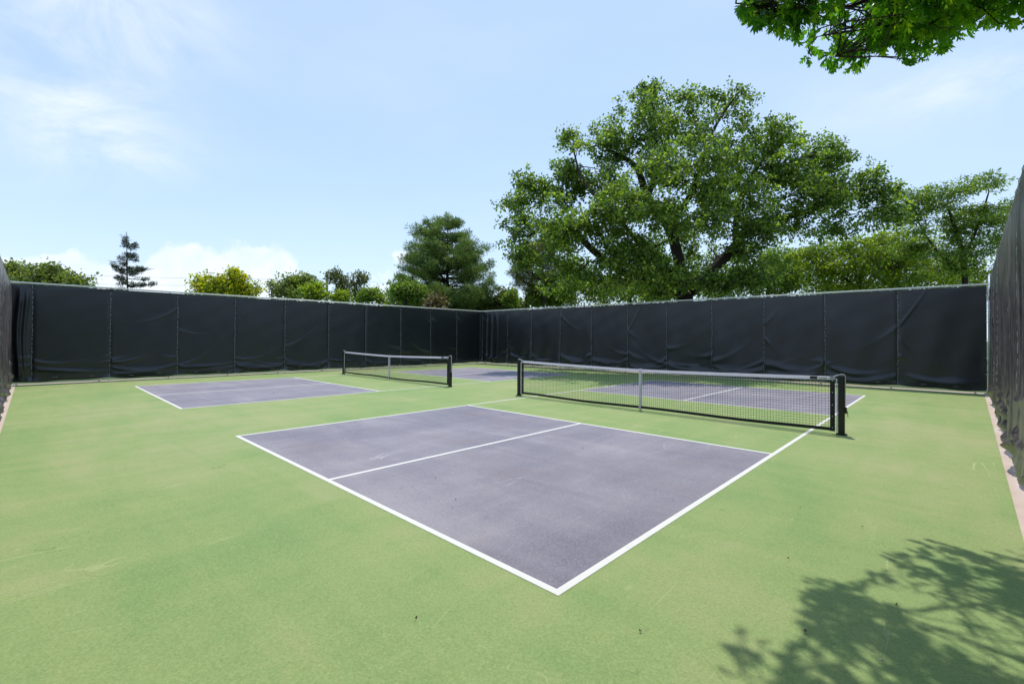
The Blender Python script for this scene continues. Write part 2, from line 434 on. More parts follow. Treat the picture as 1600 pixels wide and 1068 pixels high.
    mb = MB(); mb.box((x1-.31, y-.0190, z-.002), (x1-.155, y-.0065, z+.038)); pp = mb.build('white_patch', M['line'], tp)
    mb = MB(); xx = x1-.290
    for wd in (.016, .010, .014, .012, .010, .016, .011):
        mb.box((xx, y-.0200, z+.010), (xx+wd*.8, y-.0188, z+.024)); xx += wd+.003
    mb.build('lettering', M['blacktape'], pp)
    # centre strap with its ground anchor
    mb = MB(); zt = top(mid)
    mb.box((mid-.024, y-.024, .03), (mid+.024, y-.020, zt+.006)); mb.box((mid-.024, y+.020, .03), (mid+.024, y+.024, zt+.006))
    mb.box((mid-.024, y-.0201, zt+.003), (mid+.024, y+.0201, zt+.0075))
    st = mb.build('centre_strap', M['tape'], root)
    mb = MB(); mb.box((mid-.015, y-.023, .012), (mid+.015, y+.023, .042), .006); mb.build('anchor', M['galv'], st)
    mb = MB(); mb.box((mid-.020, y-.030, .19), (mid+.020, y-.0245, .225), .003); mb.build('buckle', M['galv'], st)
rn = random.Random(5)
make_net(-CW-.40, .40, 'pickleball net of the nearer court, with white tape and dark patches by its right post', rn)
make_net(-GAP-CW-.40, -GAP+.40, 'far pickleball net of the left court, in front of the long dark screen', rn)

# ------------------------------------------------------------------ fences and the wind screens on them
def make_fence(name, a, b, nrm, h, label, step=1.846, first=0.0, vis_rail=True, rail_mat='galv'):
    a = np.array([*a, 0.]); b = np.array([*b, 0.]); d = b-a; L = np.linalg.norm(d); d /= L; n = np.array([*nrm, 0.])
    root = empty('chain_link_fence', a); tag(root, label, 'fence', 'chain link fence runs around the courts')
    s = first
    while s <= L+.01:
        p = a+d*s-n*.045
        mb = MB(); mb.tube([p, p+[0, 0, h-.03]], .030, 10); mb.build('post', M['galv'], root, True); s += step
    mb = MB(); mb.tube([a+[0, 0, h], a+d*L*.5+[0, 0, h+.004], b+[0, 0, h]], .027, 10); mb.build('top_rail', M[rail_mat], root, True)
    mb = MB(); sp = .11; w = .0016
    k = int((L+h)/sp); o_ = -n*.010
    for fam in (0, 1):
        for i in range(k):
            c = i*sp
            ht = h+(.05 if h > 3.1 else -.01)
            if fam == 0: s0, z0, s1, z1 = c, .05, c-h, ht
            else: s0, z0, s1, z1 = c-h, .05, c, ht
            if s0 > s1: s0, z0, s1, z1 = s1, z1, s0, z0
            sl_ = (z1-z0)/(s1-s0)
            if s0 < 0: z0 += sl_*(0-s0); s0 = 0
            if s1 > L: z1 += sl_*(L-s1); s1 = L
            if s1-s0 < .03: continue
            P = a+d*s0+[0, 0, z0]+o_*(1+fam*.4); Q = a+d*s1+[0, 0, z1]+o_*(1+fam*.4)
            u = np.cross(Q-P, n); u = u/np.linalg.norm(u)*w
            mb.add([P-u, P+u, Q+u, Q-u, P-n*w*2, Q-n*w*2], [(0, 1, 2, 3), (0, 3, 5, 4), (1, 4, 5, 2)])
    mb.build('wire_mesh', M['galv'], root)
    return root

def make_screen(a, b, nrm, L, seams, zb, zt, seed, material, label, creases, folds=(), wave=.010, tie_pairs=True, drape=1.0, cw=1.0, hi=.12, fine=.028, group='dark wind screens laced to the fences'):
    rnd = random.Random(seed); a = np.array([*a, 0.]); b = np.array([*b, 0.]); d = (b-a)/np.linalg.norm(b-a); n = np.array([*nrm, 0.])
    root = empty('wind_screen', a); tag(root, label, 'wind screen', group)
    ns = int(L/fine); nz = 96
    s = np.linspace(0, L, ns)[None, :]; tz = np.linspace(0, 1, nz)[:, None]
    # scalloped lower hem
    hem = zb+.012*np.sin(s*2.3+seed)+.010*np.sin(s*5.9+2*seed)
    for q in seams: hem = hem+rnd.uniform(.0, .035)*np.exp(-((s-q)/.16)**2)
    Z = hem+(zt-hem)*tz+0*s
    low = np.clip(1-(Z-zb)/(zt-zb), 0, 1)
    D = .030+wave*low*(np.sin(s*3.1+seed+Z*.9)+.6*np.sin(s*7.3+1.3*seed-Z*1.7)+.5*np.sin(s*1.3+Z*2.1))
    D = D+.0012*np.sin(s*8.3+Z*5+2*np.sin(s*.7))+.0015*np.sin(s*4.1-Z*9+seed)
    for q in seams:                               # cloth is pulled tight where it is laced
        D = D*(1-.55*np.exp(-((s-q)/.05)**2))
        for side in (-1, 1):
            for c in range(creases):
                z0 = rnd.uniform(.16, .95) if rnd.random() > hi else rnd.uniform(1.0, zt-.3)
                ln = rnd.uniform(.12, .45)*drape; sl_ = rnd.uniform(-.75, .25) if z0 < 1.2 else rnd.choice((-1, 1))*rnd.uniform(.4, 1.6)
                am = rnd.uniform(.022, .055)*drape; wd = rnd.uniform(.026, .050)*cw
                ds = (s-q)*side
                zc = z0+sl_*ds+.30*ds**2
                D = D+np.where(ds > 0, am*np.minimum(ds/.05, 1)*np.exp(-np.maximum(ds, 0)/ln)*np.exp(-((Z-zc)/wd)**2), 0)
    for q in seams: D = D+rnd.uniform(.02, .07)*np.exp(-((s-q)/rnd.uniform(.12, .24))**2)*np.exp(-((Z-zb)/.11)**2)
    ext = [0]+list(seams)+[L]
    for q0, q1 in zip(ext[:-1], ext[1:]):          # long swags hanging between two lacings
        if q1-q0 < .8: continue
        mid, half = (q0+q1)/2, (q1-q0)/2
        for c in range(2):
            if rnd.random() < (.35 if c else .1): continue
            z1 = rnd.uniform(.26, .52)+.2*(cw > 1)*c; sag = rnd.uniform(.04, .16)*cw; tilt = rnd.uniform(-.10, .10)
            am = rnd.uniform(.045, .085)*drape; wd = rnd.uniform(.034, .055)*cw
            u = (s-mid)/half; zc = z1-sag*(1-u**2)+tilt*u
            D = D+am*np.where(np.abs(u) < 1, 1-u**6, 0)*np.exp(-((Z-zc)/wd)**2)*(.55+.45*np.sin(u*3+c+seed))
        # belly of the loose foot
        u = (s-mid)/half; D = D+rnd.uniform(.01, .05)*np.where(np.abs(u) < 1, 1-u**2, 0)*np.exp(-((Z-.24)/.13)**2)
    for (fs, am, wd, z_lo) in folds:               # vertical folds
        D = D+am*np.exp(-((s-fs-.03*np.sin(Z*2.2+fs*3))/wd)**2)*np.clip((zt-Z)/.5, 0, 1)*np.clip((Z-z_lo)/.25+1, 0, 1)
    D = np.where(tz > .985, .028, np.maximum(D, .012))
    V = a[None, None, :]+d[None, None, :]*s[:, :, None]*1.0+n[None, None, :]*D[:, :, None]
    V = np.broadcast_to(V, (nz, ns, 3)).copy(); V[:, :, 2] = Z
    idx = np.arange(nz*ns).reshape(nz, ns)
    F = np.stack([idx[:-1, :-1], idx[:-1, 1:], idx[1:, 1:], idx[1:, :-1]], -1).reshape(-1, 4)
    if np.cross(d, [0, 0, 1]) @ n < 0: F = F[:, ::-1].copy()
    cloth = mesh_obj('cloth', V.reshape(-1, 3), F, material, root, True)
    def dist(ss, zz):
        i = min(ns-1, max(0, int(ss/L*(ns-1)))); col = Z[:, i]; j = int(np.clip(np.searchsorted(col, zz), 0, nz-1)); return D[j, i]
    P = lambda ss, zz, off: a+d*ss+n*(dist(ss, zz)+off)+np.array([0, 0, zz])
    for q in seams:
        mb = MB(); z = zb+.06; pts = []
        while z < zt-.08:                           # one cord stitched in and out of the cloth
            l_ = rnd.uniform(.05, .13); x = rnd.uniform(-.008, .008)
            pts += [P(q+x, z, -.006), P(q+x, z+.004, .006), P(q+x+.004, z+l_*.5, .012), P(q+x-.002, z+l_, .006), P(q+x-.002, z+l_+.004, -.006)]
            z += l_+rnd.uniform(.03, .09)
        mb.tube(pts, .0052, 5); mb.build('lacing', M['tie'], root)
    # cord wound round the rail along the head of the cloth
    mb = MB(); ss = .1; pts = []
    while ss < L-.05:
        pts += [P(ss, zt-.05, -.004), P(ss+.004, zt-.03, .008), P(ss+.010, zt-.006, .012), a+d*(ss+.015)+n*.027+[0, 0, zt+.028], a+d*(ss+.02)+[0, 0, zt+.074], a+d*(ss+.03)-n*.028+[0, 0, zt+.045], a+d*(ss+.06)-n*.010+[0, 0, zt-.02]]
        ss += rnd.uniform(.45, .60)
    mb.tube(pts, .0030, 4); mb.build('head_cord', M['tiedark'], root)
    if tie_pairs:
        for q0, q1 in zip(ext[:-1], ext[1:]):
            if q1-q0 < .8: continue
            for f in (.28, .72):
                c = q0+(q1-q0)*(f+rnd.uniform(-.06, .06)); mb = MB()
                z = zb+.10+rnd.uniform(-.02, .02)
                mb.tube([P(c-.055, z, -.004), P(c-.045, z, .006), P(c-.016, z+rnd.uniform(-.008, .008), .006), P(c-.008, z, -.006), P(c+.008, z, -.006), P(c+.016, z, .006), P(c+.045, z+rnd.uniform(-.008, .008), .006), P(c+.055, z, -.004)], .0055, 5)
                mb.build('hem_tie', M['tie'], cloth)
    return root

LL = YB-YN; LB = XR(YB)-XL
seamsL = [.42, 2.21, 4.04, 5.88, 7.73, 9.59, 11.40, 13.30, 15.15, 16.96, LL-.12]
make_fence('f', (XL, YN-.3), (XL, YB), (1, 0), H, 'long galvanised chain link fence behind the left court, from left edge to far corner', 1.846, .42)
make_screen((XL, YN-.3), (XL, YB), (1, 0), LL+.3, [q+.3 for q in seamsL], .085, H-.045, 3, M['fabL'], 'blue black wind screen along the left fence behind the farther court', 2, folds=[(.44, .10, .05, .3), (.57, .05, .05, .5)], wave=.007, drape=1.3)
seamsB = [.14]+[x-XL for x in (-16.29, -14.53, -12.6, -10.72, -8.81, -6.98, -5.12, -3.27, -1.41, .47)]
make_fence('f', (XL, YB), (XR(YB), YB), (0, -1), H, 'galvanised chain link fence under the big shade tree, from far corner to right post', 1.846, .35)
make_screen((XL, YB), (XR(YB), YB), (0, -1), LB-.01, seamsB, .085, H-.045, 8, M['fabB'], 'charcoal wind screen with sagging creases under the big shade tree', 3, folds=[(.5, .05, .07, .1), (.9, .05, .08, .1), (1.35, .04, .10, .1)], wave=.020, drape=1.1, cw=2.0, hi=.22)
# right-hand run (nearly edge-on) and the run at the far left edge of the view
ra = (XR(YB)+.075, YB-.22); rb = (XR(YN)+.075, YN)
RL = math.hypot(ra[0]-rb[0], ra[1]-rb[1]); rd = np.array([rb[0]-ra[0], rb[1]-ra[1]])/RL; rnm = (rd[1], -rd[0])
if rnm[0] > 0: rnm = (-rnm[0], -rnm[1])
make_fence('f', ra, rb, rnm, HR, 'galvanised chain link fence close at the right edge, behind faded grey cloth', 3.0, 3.0)
rf = random.Random(21)
def vf(L, n0):
    out = []; x = .15
    while x < L: out.append((x, rf.uniform(.010, .032), rf.uniform(.06, .13), rf.uniform(-.3, .5))); x += rf.uniform(.14, .34)
    return out
make_screen(ra, rb, rnm, RL, [1.6, 3.45, 5.3, 7.15, 9.0, 10.85, 12.7, 14.55, 16.4], .05, HR-.03, 11, M['fabR'], 'faded grey brown wind screen hanging in vertical folds at the right edge', 2, folds=vf(RL, 0), wave=.016, tie_pairs=False)
make_fence('f', (XL, YN-.05), (XR(YN), YN-.05), (0, 1), 3.0, 'galvanised chain link fence seen edge-on at the left edge of the view', 1.846, 1.846)
make_screen((XL, YN-.05), (XR(YN), YN-.05), (0, 1), LB-.5, [1.9+1.846*i for i in range(10)], .05, 2.985, 14, M['fabR'], 'faded brown wind screen seen edge-on at the left edge of the view', 2, folds=vf(LB, 0), wave=.016, tie_pairs=False)

# corner terminal post with its bands and curled wire ends
def corner_post():
    x, y = XR(YB)+.045, YB-.10
    r = empty('corner_post', (x, y, 0)); tag(r, 'pale zinc steel corner post with bands beside the charcoal screen on the right', 'post')
    mb = MB(); mb.tube([(x, y, 0), (x, y, HR+.05)], .038, 14); p = mb.build('tube', M['galvblue'], r, True)
    mb = MB(); mb.tube([(x, y, HR+.045), (x, y, HR+.075), (x, y, HR+.095)], [.042, .036, .012], 14); mb.build('cap', M['galv'], r, True)
    for z in (.12, .55, 1.0, 1.5, 2.0, 2.45, 2.75, 3.05):
        mb = MB(); mb.tube([(x, y, z), (x, y, z+.022)], .043, 12); mb.box((x-.075, y-.008, z), (x-.035, y+.008, z+.022)); mb.build('tension_band', M['galv'], r)
    mb = MB(); rr = random.Random(3); pts = []
    for i in range(34):
        z = 2.1+1.1*i/33; pts.append((x-.045+.022*math.sin(i*2.1)+rr.uniform(-.008, .008), y-.05+.012*math.cos(i*2.1), z))
    mb.tube(pts, .005, 5); mb.build('tie_wire', M['galv'], r)
corner_post()

# ------------------------------------------------------------------ small litter on the court
def litter():
    rr = random.Random(9)
    pts = [(681, 746, 'on the purple paint left of the middle'), (712, 780, 'on the purple paint near the centre line'),
           (1250, 793, 'on the green right of the near court'), (1258, 986, 'inside the leaf shadow, darkest of them'), (1401, 944, 'in the middle of the leaf shadow at bottom right'),
           (428, 614, 'on the green beside the left court'), (650, 966, 'on the green near the bottom, left of centre'), (910, 700, 'on the purple paint below the centre line end'),
           (1347, 822, 'on the green above the leaf shadow'), (786, 648, 'just behind the kitchen line of the near court'), (1232, 872, 'on the green left of the leaf shadow tips'), (1000, 985, 'on the green below the near court corner')]
    for i, (px, py, txt) in enumerate(pts):
        dr = direction(px, py); t_ = (.013-CP[2])/dr[2]; p = CP+dr*t_
        sz = rr.uniform(.005, .009)*(1.35 if i == 3 else 1)*max(1, t_/4.5)
        V = [(0, 0, .004)]; k = 9; an0 = rr.uniform(0, 6)
        for j in range(k):
            an = an0+j/k*2*math.pi; rad = sz*(1 if j % 2 else .55)*(1.25 if j < 4 else .8)
            V.append((rad*math.cos(an), rad*math.sin(an), rr.uniform(0, .012)))
        V += [(x, y, z-.0015) for x, y, z in V]
        F = [(0, 1+j, 1+(j+1) % k) for j in range(k)]+[(k+1, k+2+(j+1) % k, k+2+j) for j in range(k)]+[(1+j, k+2+j, k+2+(j+1) % k, 1+(j+1) % k) for j in range(k)]
        o = mesh_obj('dry_leaf', V, F, M['dry']); o.location = p
        tag(o, 'tiny dark curled leaf '+txt, 'leaf', 'bits of dry leaf on the court')
    for px, py in ((1372, 1031),):
        dr = direction(px, py); t_ = (.013-CP[2])/dr[2]; p = CP+dr*t_
        mb = MB(); mb.tube([(0, 0, .004), (.010, .004, .009), (.018, -.002, .004)], [.002, .005, .0015], 6)
        o = mb.build('seed_husk', M['pale'], None, True); o.location = p; tag(o, 'tiny pale seed husk lying in the leaf shadow at bottom right', 'husk')
litter()

# ------------------------------------------------------------------ trees
def rotated_leaves(C, U, N, L, Wd, fold):
    """C base points, U leaf axis, N leaf normal -> folded diamond leaves (2 triangles each)"""
    k = len(C); Wv = np.cross(U, N)
    V = np.empty((k, 4, 3)); L = L[:, None]; Wd = Wd[:, None]
    V[:, 0] = C; V[:, 1] = C+U*L*.5+Wv*Wd+N*fold*Wd; V[:, 2] = C+U*L; V[:, 3] = C+U*L*.5-Wv*Wd+N*fold*Wd
    i = np.arange(k)[:, None]*4
    F = np.concatenate([i+np.array([[0, 1, 2]]), i+np.array([[0, 2, 3]])])
    return V.reshape(-1, 3), F
def unit(a): return a/(np.linalg.norm(a, axis=-1, keepdims=True)+1e-9)

def foliage(rs, centers, n_per, spread, size, aspect, droop=.25, flat=.6, squash=.75, tone=.0):
    K = len(centers); n = K*n_per
    cid = np.repeat(np.arange(K), n_per)
    off = rs.normal(0, 1, (n, 3))*spread*np.array([1, 1, squash])
    off *= rs.uniform(.5, 1.25, (K,))[cid][:, None]
    C = centers[cid]+off
    U = unit(unit(off)+rs.normal(0, .6, (n, 3))+np.array([0, 0, -droop]))
    N = rs.normal(0, 1, (n, 3))*(1-flat)+np.array([0, 0, 1.0])*flat+rs.normal(0, .35, (n, 3)); N = unit(N-U*np.sum(N*U, 1)[:, None])
    L = size*rs.uniform(.6, 1.3, n)
    V, F = rotated_leaves(C, U, N, L, L*aspect, .25)
    ct = (rs.normal(.47+tone, .17, K)+.16*gapnoise(centers, .9, 3))[cid]+rs.normal(0, .22, n)  # random leaf tone; the clump noise paints extra shadow depth into the colour
    return V, F, np.repeat(np.clip(ct, 0, 1), 4)

def gapnoise(P, k, seed):
    p = P*k+seed*7.3
    return (np.sin(p[:, 0]+1.7*np.sin(p[:, 1]*.8))+np.sin(p[:, 1]*1.1+1.3*np.sin(p[:, 2]*.9))+np.sin(p[:, 2]*1.2+1.5*np.sin(p[:, 0]*.7)))/3

def branch_path(a, b, rs, n=6, wig=.10, sag=.0):
    L = np.linalg.norm(b-a); t = np.linspace(0, 1, n)[:, None]
    p = a+(b-a)*t; w = rs.normal(0, wig*L/3, (n, 3)); w[0] = w[-1] = 0
    p = p+w*np.sin(t*math.pi); p[:, 2] += (np.sin(t*math.pi)*sag*L)[:, 0]; return p

def make_tree(name, label, px, D, lobes, limbs, leaf, n_cl, n_per, spread, size, seed, aspect=.30, gap=-.35, gk=1.1, trunk_r=.2,
              bark='bark', group='trees beyond the fence', droop=.25, flat=.5, squash=.8, shell=.45, cat='tree', twig=.012, depth_k=.9, thin=True):
    rs = np.random.RandomState(seed); k = CF/D
    base = gnd(px, D, -.03); root = empty(name, base); tag(root, label, cat, group)
    mb = MB(); nodes = []
    def densify(p, r):
        out = []; ro_ = []
        for i in range(len(p)-1):
            q = max(2, int(np.linalg.norm(p[i+1]-p[i])/.5))
            for j in range(q): f = j/q; out.append(p[i]*(1-f)+p[i+1]*f); ro_.append(r[i]*(1-f)+r[i+1]*f)
        out.append(p[-1]); ro_.append(r[-1]); return np.array(out), np.array(ro_)
    def smooth_path(pts):
        pts = np.array(pts, float)
        for _ in range(2):
            q = [pts[0]]
            for i in range(len(pts)-1): q += [pts[i]*.75+pts[i+1]*.25, pts[i]*.25+pts[i+1]*.75]
            q.append(pts[-1]); pts = np.array(q)
        return pts
    for li, lm in enumerate(limbs):
        P = []; Rr = []
        for (x, y, do, r) in lm:
            P.append(base if y is None else at(x, y, D+do)); Rr.append(r)
        P = smooth_path(P); t0 = np.linspace(0, 1, len(Rr)); Rr = np.interp(np.linspace(0, 1, len(P)), t0, Rr)
        mb.tube(P, Rr, 10 if Rr.max() > .12 else 6)
        a_, b_ = densify(P, Rr); nodes += [(p, r) for p, r in zip(a_, b_)]
    NP = np.array([p for p, r in nodes]); NR = np.array([r for p, r in nodes])
    allc = []
    area = np.array([l[2]*l[3] for l in lobes], float); area /= area.sum()
    for (lx, ly, rx, ry, do), ar in zip(lobes, area):
        c = at(lx, ly, D+do); kk = CF/(D+do); ax, az_ = rx/kk, ry/kk; ad = (ax+az_)/2*depth_k
        dd = np.linalg.norm(NP-c, axis=1)+np.maximum(0, NP[:, 2]-c[2])*1.5; i = int(np.argmin(dd))
        r0 = min(NR[i]*.6, .035*max(ax, az_)+.01); bp_ = branch_path(NP[i], c, rs, 7, .22, .05)
        rr_ = np.linspace(max(r0, .02), twig*1.2, 7); mb.tube(bp_, rr_, 6)
        a_, b_ = densify(bp_, rr_); NP = np.concatenate([NP, a_]); NR = np.concatenate([NR, b_])
        n = max(3, int(n_cl*ar)); got = np.zeros((0, 3))
        while len(got) < n:
            dr_ = unit(rs.normal(0, 1, (n*2, 3))); rad = rs.uniform(shell**3, 1, n*2)**(1/2.3)*1.06; fr = rs.rand(n*2) < .14; rad = np.where(fr, rs.uniform(.95, 1.30, n*2), rad)
            rad *= 1+.10*np.sin(dr_[:, 0]*5+lx)*np.cos(dr_[:, 2]*6+ly)
            dv = dr_*rad[:, None]
            P = c+RT*dv[:, :1]*ax+UP*dv[:, 2:]*az_+FW*dv[:, 1:2]*ad
            P = P[(gapnoise(P, gk, seed) > gap) & (P[:, 2] > .4)]
            got = np.concatenate([got, P]) if len(P) else got
            if len(P) == 0: break
        allc.append(got[:n])
    Cc = np.concatenate(allc)
    if thin:                                       # twigs out to the leaf clumps
        for c in Cc:
            dd = np.sum((NP-c)**2, axis=1); i = int(np.argmin(dd))
            if dd[i] < .02: continue
            q = branch_path(NP[i], c, rs, 4, .25, .03); mb.tube(q, np.linspace(min(NR[i]*.7, .03), twig*.5, 4), 3, False)
            if rs.rand() < .3: NP = np.concatenate([NP, q[1:3]]); NR = np.concatenate([NR, [twig, twig]])
    mb.build('trunk', M[bark], root, True)
    V, F, T = foliage(rs, Cc, n_per, spread, size, aspect, droop, flat, squash)
    mesh_obj('crown', V, F, leaf, root, False, T)
    return root

LM = {
 'oak': leaf_mat('leaf_mid_green', (.038, .072, .018), (.120, .195, .038), (.330, .415, .080), .45, .40),
 'near': leaf_mat('leaf_near_oak', (.030, .105, .010), (.075, .200, .014), (.230, .360, .024), .60, .34),
 'lime': leaf_mat('leaf_lime', (.060, .110, .014), (.170, .235, .024), (.330, .370, .045), .46),
 'light': leaf_mat('leaf_light', (.060, .110, .024), (.150, .225, .044), (.310, .370, .08), .45),
 'pine': leaf_mat('pine_needles', (.042, .082, .024), (.125, .195, .045), (.29, .35, .08), .25, .55),
 'pined': leaf_mat('pine_needles_dark', (.055, .080, .032), (.130, .155, .055), (.25, .26, .08), .25, .55),
 'spruce': leaf_mat('spruce_needles', (.022, .038, .024), (.045, .068, .040), (.085, .11, .06), .12, .6),
 'gold': leaf_mat('leaf_golden', (.07, .13, .012), (.32, .35, .02), (.72, .56, .03), .42),
 'olive': leaf_mat('leaf_olive', (.065, .10, .028), (.175, .225, .055), (.34, .37, .09), .36),
 'rust': leaf_mat('leaf_rusty', (.09, .07, .035), (.17, .13, .06), (.26, .19, .09), .2),
}

# big shade tree behind the back fence
big = [(1015, 215, 72, 62, 0), (1010, 170, 42, 36, 1), (1016, 140, 12, 16, 1), (960, 205, 34, 30, 0), (1110, 190, 62, 42, 1), (1140, 152, 24, 20, 0), (1080, 150, 34, 14, 1),
       (1080, 265, 80, 60, -2.5), (940, 265, 58, 45, 0), (895, 225, 24, 22, 1), (902, 200, 9, 18, 1), (880, 262, 18, 18, 1), (860, 300, 52, 40, 1), (830, 285, 30, 24, 1.5), (815, 335, 34, 34, 0),
       (840, 375, 48, 36, -1), (800, 322, 20, 16, 1), (825, 400, 26, 24, -1), (900, 350, 66, 48, -2), (885, 415, 42, 36, 0), (990, 330, 80, 60, -3), (960, 405, 66, 42, -2),
       (1170, 250, 62, 52, 1), (1220, 220, 48, 32, 1), (1215, 195, 24, 10, 1), (1262, 245, 46, 38, 1), (1155, 320, 72, 50, -1), (1235, 305, 66, 44, 0), (1295, 270, 40, 36, 1), (1310, 250, 20, 24, 1),
       (1345, 290, 36, 36, 0), (1370, 275, 16, 16, 0), (1330, 335, 60, 30, 0), (1385, 325, 30, 32, 0), (1265, 360, 50, 18, 0), (1395, 295, 16, 12, 0), (1180, 400, 50, 36, 0),
       (1055, 385, 60, 40, 2), (1095, 420, 70, 32, 4), (1010, 440, 60, 26, 3), (930, 450, 50, 24, 2), (1180, 150, 8, 8, 0), (1050, 425, 45, 26, -2), (1120, 445, 40, 18, -1.5), (1160, 430, 50, 26, -1.5), (1010, 400, 60, 30, -2.5), (880, 455, 30, 18, 1), (1090, 330, 60, 36, -2.5), (1040, 455, 50, 14, -1), (1185, 365, 40, 22, -1.5), (905, 262, 26, 30, .3), (890, 300, 30, 26, .3), (1275, 300, 50, 34, -1), (1240, 255, 44, 34, 0)]
BD = 21.5
make_tree('shade_tree', 'huge spreading tree with dark twisting limbs behind the back fence', 1072, BD, big,
   [[(1072, None, 0, .46), (1072, 470, 0, .36), (1068, 450, 0, .33)],
    [(1068, 455, 0, .28), (1045, 420, -.3, .26), (1000, 435, -.8, .20), (960, 420, -1, .17), (920, 385, -1, .15), (885, 350, -.8, .11), (850, 352, -.5, .07), (825, 370, -.3, .04)],
    [(1068, 450, 0, .32), (1060, 400, .5, .26), (1045, 350, .5, .22), (1010, 310, .3, .19), (1000, 270, .2, .14), (985, 250, .2, .10), (950, 235, .2, .06)],
    [(1012, 308, .3, .16), (1030, 260, .5, .12), (1045, 215, .5, .09), (1020, 170, .5, .05), (1016, 135, .5, .02)],
    [(1075, 455, 0, .34), (1110, 425, .2, .27), (1145, 390, .2, .22), (1165, 360, .2, .20), (1195, 342, .2, .18), (1240, 338, .2, .15), (1290, 318, .2, .10), (1340, 300, .2, .06), (1375, 290, .2, .03)],
    [(1150, 385, .2, .16), (1150, 320, .5, .12), (1175, 270, .8, .08), (1215, 225, .8, .05)],
    [(1045, 350, .5, .16), (1085, 300, -1, .13), (1100, 240, -1, .09), (1120, 190, 0, .06), (1150, 150, 0, .03)],
    [(1045, 425, -.3, .16), (1000, 385, -2, .10), (960, 330, -2, .08), (910, 290, -1, .05), (895, 230, 0, .03)]],
   LM['oak'], 4300, 27, .120, .130, 1, aspect=.38, gap=-.13, gk=2.3, trunk_r=.4, twig=.013, shell=.1, depth_k=.8)

# honey locust at the right
make_tree('locust_tree', 'airy layered tree with a thin dark trunk at the right end of the back fence', 1508, 24, 
   [(1450, 330, 46, 24, 0), (1430, 310, 40, 18, 0), (1485, 300, 44, 18, 0), (1535, 285, 32, 14, 0), (1555, 320, 30, 14, 0), (1505, 340, 46, 16, 0), (1545, 350, 36, 18, 0), (1450, 370, 40, 18, 0), (1520, 390, 48, 20, 0), (1480, 420, 40, 16, 0), (1550, 415, 30, 22, 0), (1590, 330, 30, 20, 0), (1600, 380, 30, 40, 0), (1425, 345, 24, 24, 0), (1520, 295, 20, 10, 0), (1480, 360, 50, 16, .5), (1530, 330, 40, 14, .8), (1410, 385, 34, 18, .5), (1560, 380, 26, 18, .5), (1490, 395, 46, 16, -.5)],
   [[(1508, None, 0, .17), (1508, 440, 0, .14), (1506, 400, 0, .12), (1495, 365, 0, .08), (1480, 320, 0, .04)],
    [(1506, 405, 0, .09), (1530, 350, 0, .06), (1545, 300, 0, .03)],
    [(1508, 430, 0, .09), (1470, 400, 0, .07), (1440, 360, 0, .04), (1425, 320, 0, .02)]],
   LM['light'], 950, 30, .20, .14, 2, aspect=.24, gap=-.12, gk=1.6, twig=.012, squash=.30, flat=.7, shell=.1)

make_tree('maple_tree', 'bright lime green tree low behind the right part of the back fence', 1340, 33,
   [(1320, 405, 52, 30, 0), (1270, 420, 40, 30, 0), (1370, 395, 50, 28, 0), (1400, 375, 36, 20, 0), (1420, 420, 50, 40, 0), (1345, 440, 60, 30, 0), (1250, 395, 22, 14, 0), (1295, 385, 30, 14, 0), (1470, 440, 40, 30, 0), (1385, 420, 60, 30, 2), (1440, 400, 46, 26, 2), (1500, 430, 50, 26, 3), (1540, 445, 30, 20, 3)],
   [[(1340, None, 0, .22), (1340, 450, 0, .18), (1350, 410, 0, .10), (1370, 385, 0, .04)], [(1340, 450, 0, .12), (1300, 420, 0, .08), (1270, 410, 0, .04)]],
   LM['lime'], 1100, 30, .26, .17, 3, aspect=.40, gap=-.45, twig=.014, shell=.2)
make_tree('maple_tree', 'deep green leafy tree filling the gap under the big tree, right of its trunk', 1200, 36,
   [(1180, 440, 60, 30, 0), (1230, 430, 44, 34, 0), (1130, 445, 50, 26, 0), (1215, 405, 30, 20, 0), (1270, 455, 50, 20, 0)],
   [[(1200, None, 0, .2), (1200, 450, 0, .15), (1205, 410, 0, .06)]],
   LM['light'], 560, 30, .28, .18, 4, aspect=.38, gap=-.45, twig=.014, shell=.2)
make_tree('maple_tree', 'yellow green leafy tree low under the left half of the big tree', 985, 36,
   [(900, 450, 34, 28, 0), (950, 455, 44, 22, 0), (1010, 450, 46, 24, 0), (1060, 450, 40, 22, 0), (890, 420, 20, 18, 0)],
   [[(985, None, 0, .2), (985, 465, 0, .12), (985, 440, 0, .06)]],
   LM['lime'], 560, 30, .27, .17, 5, aspect=.40, gap=-.3, twig=.014, shell=.2)

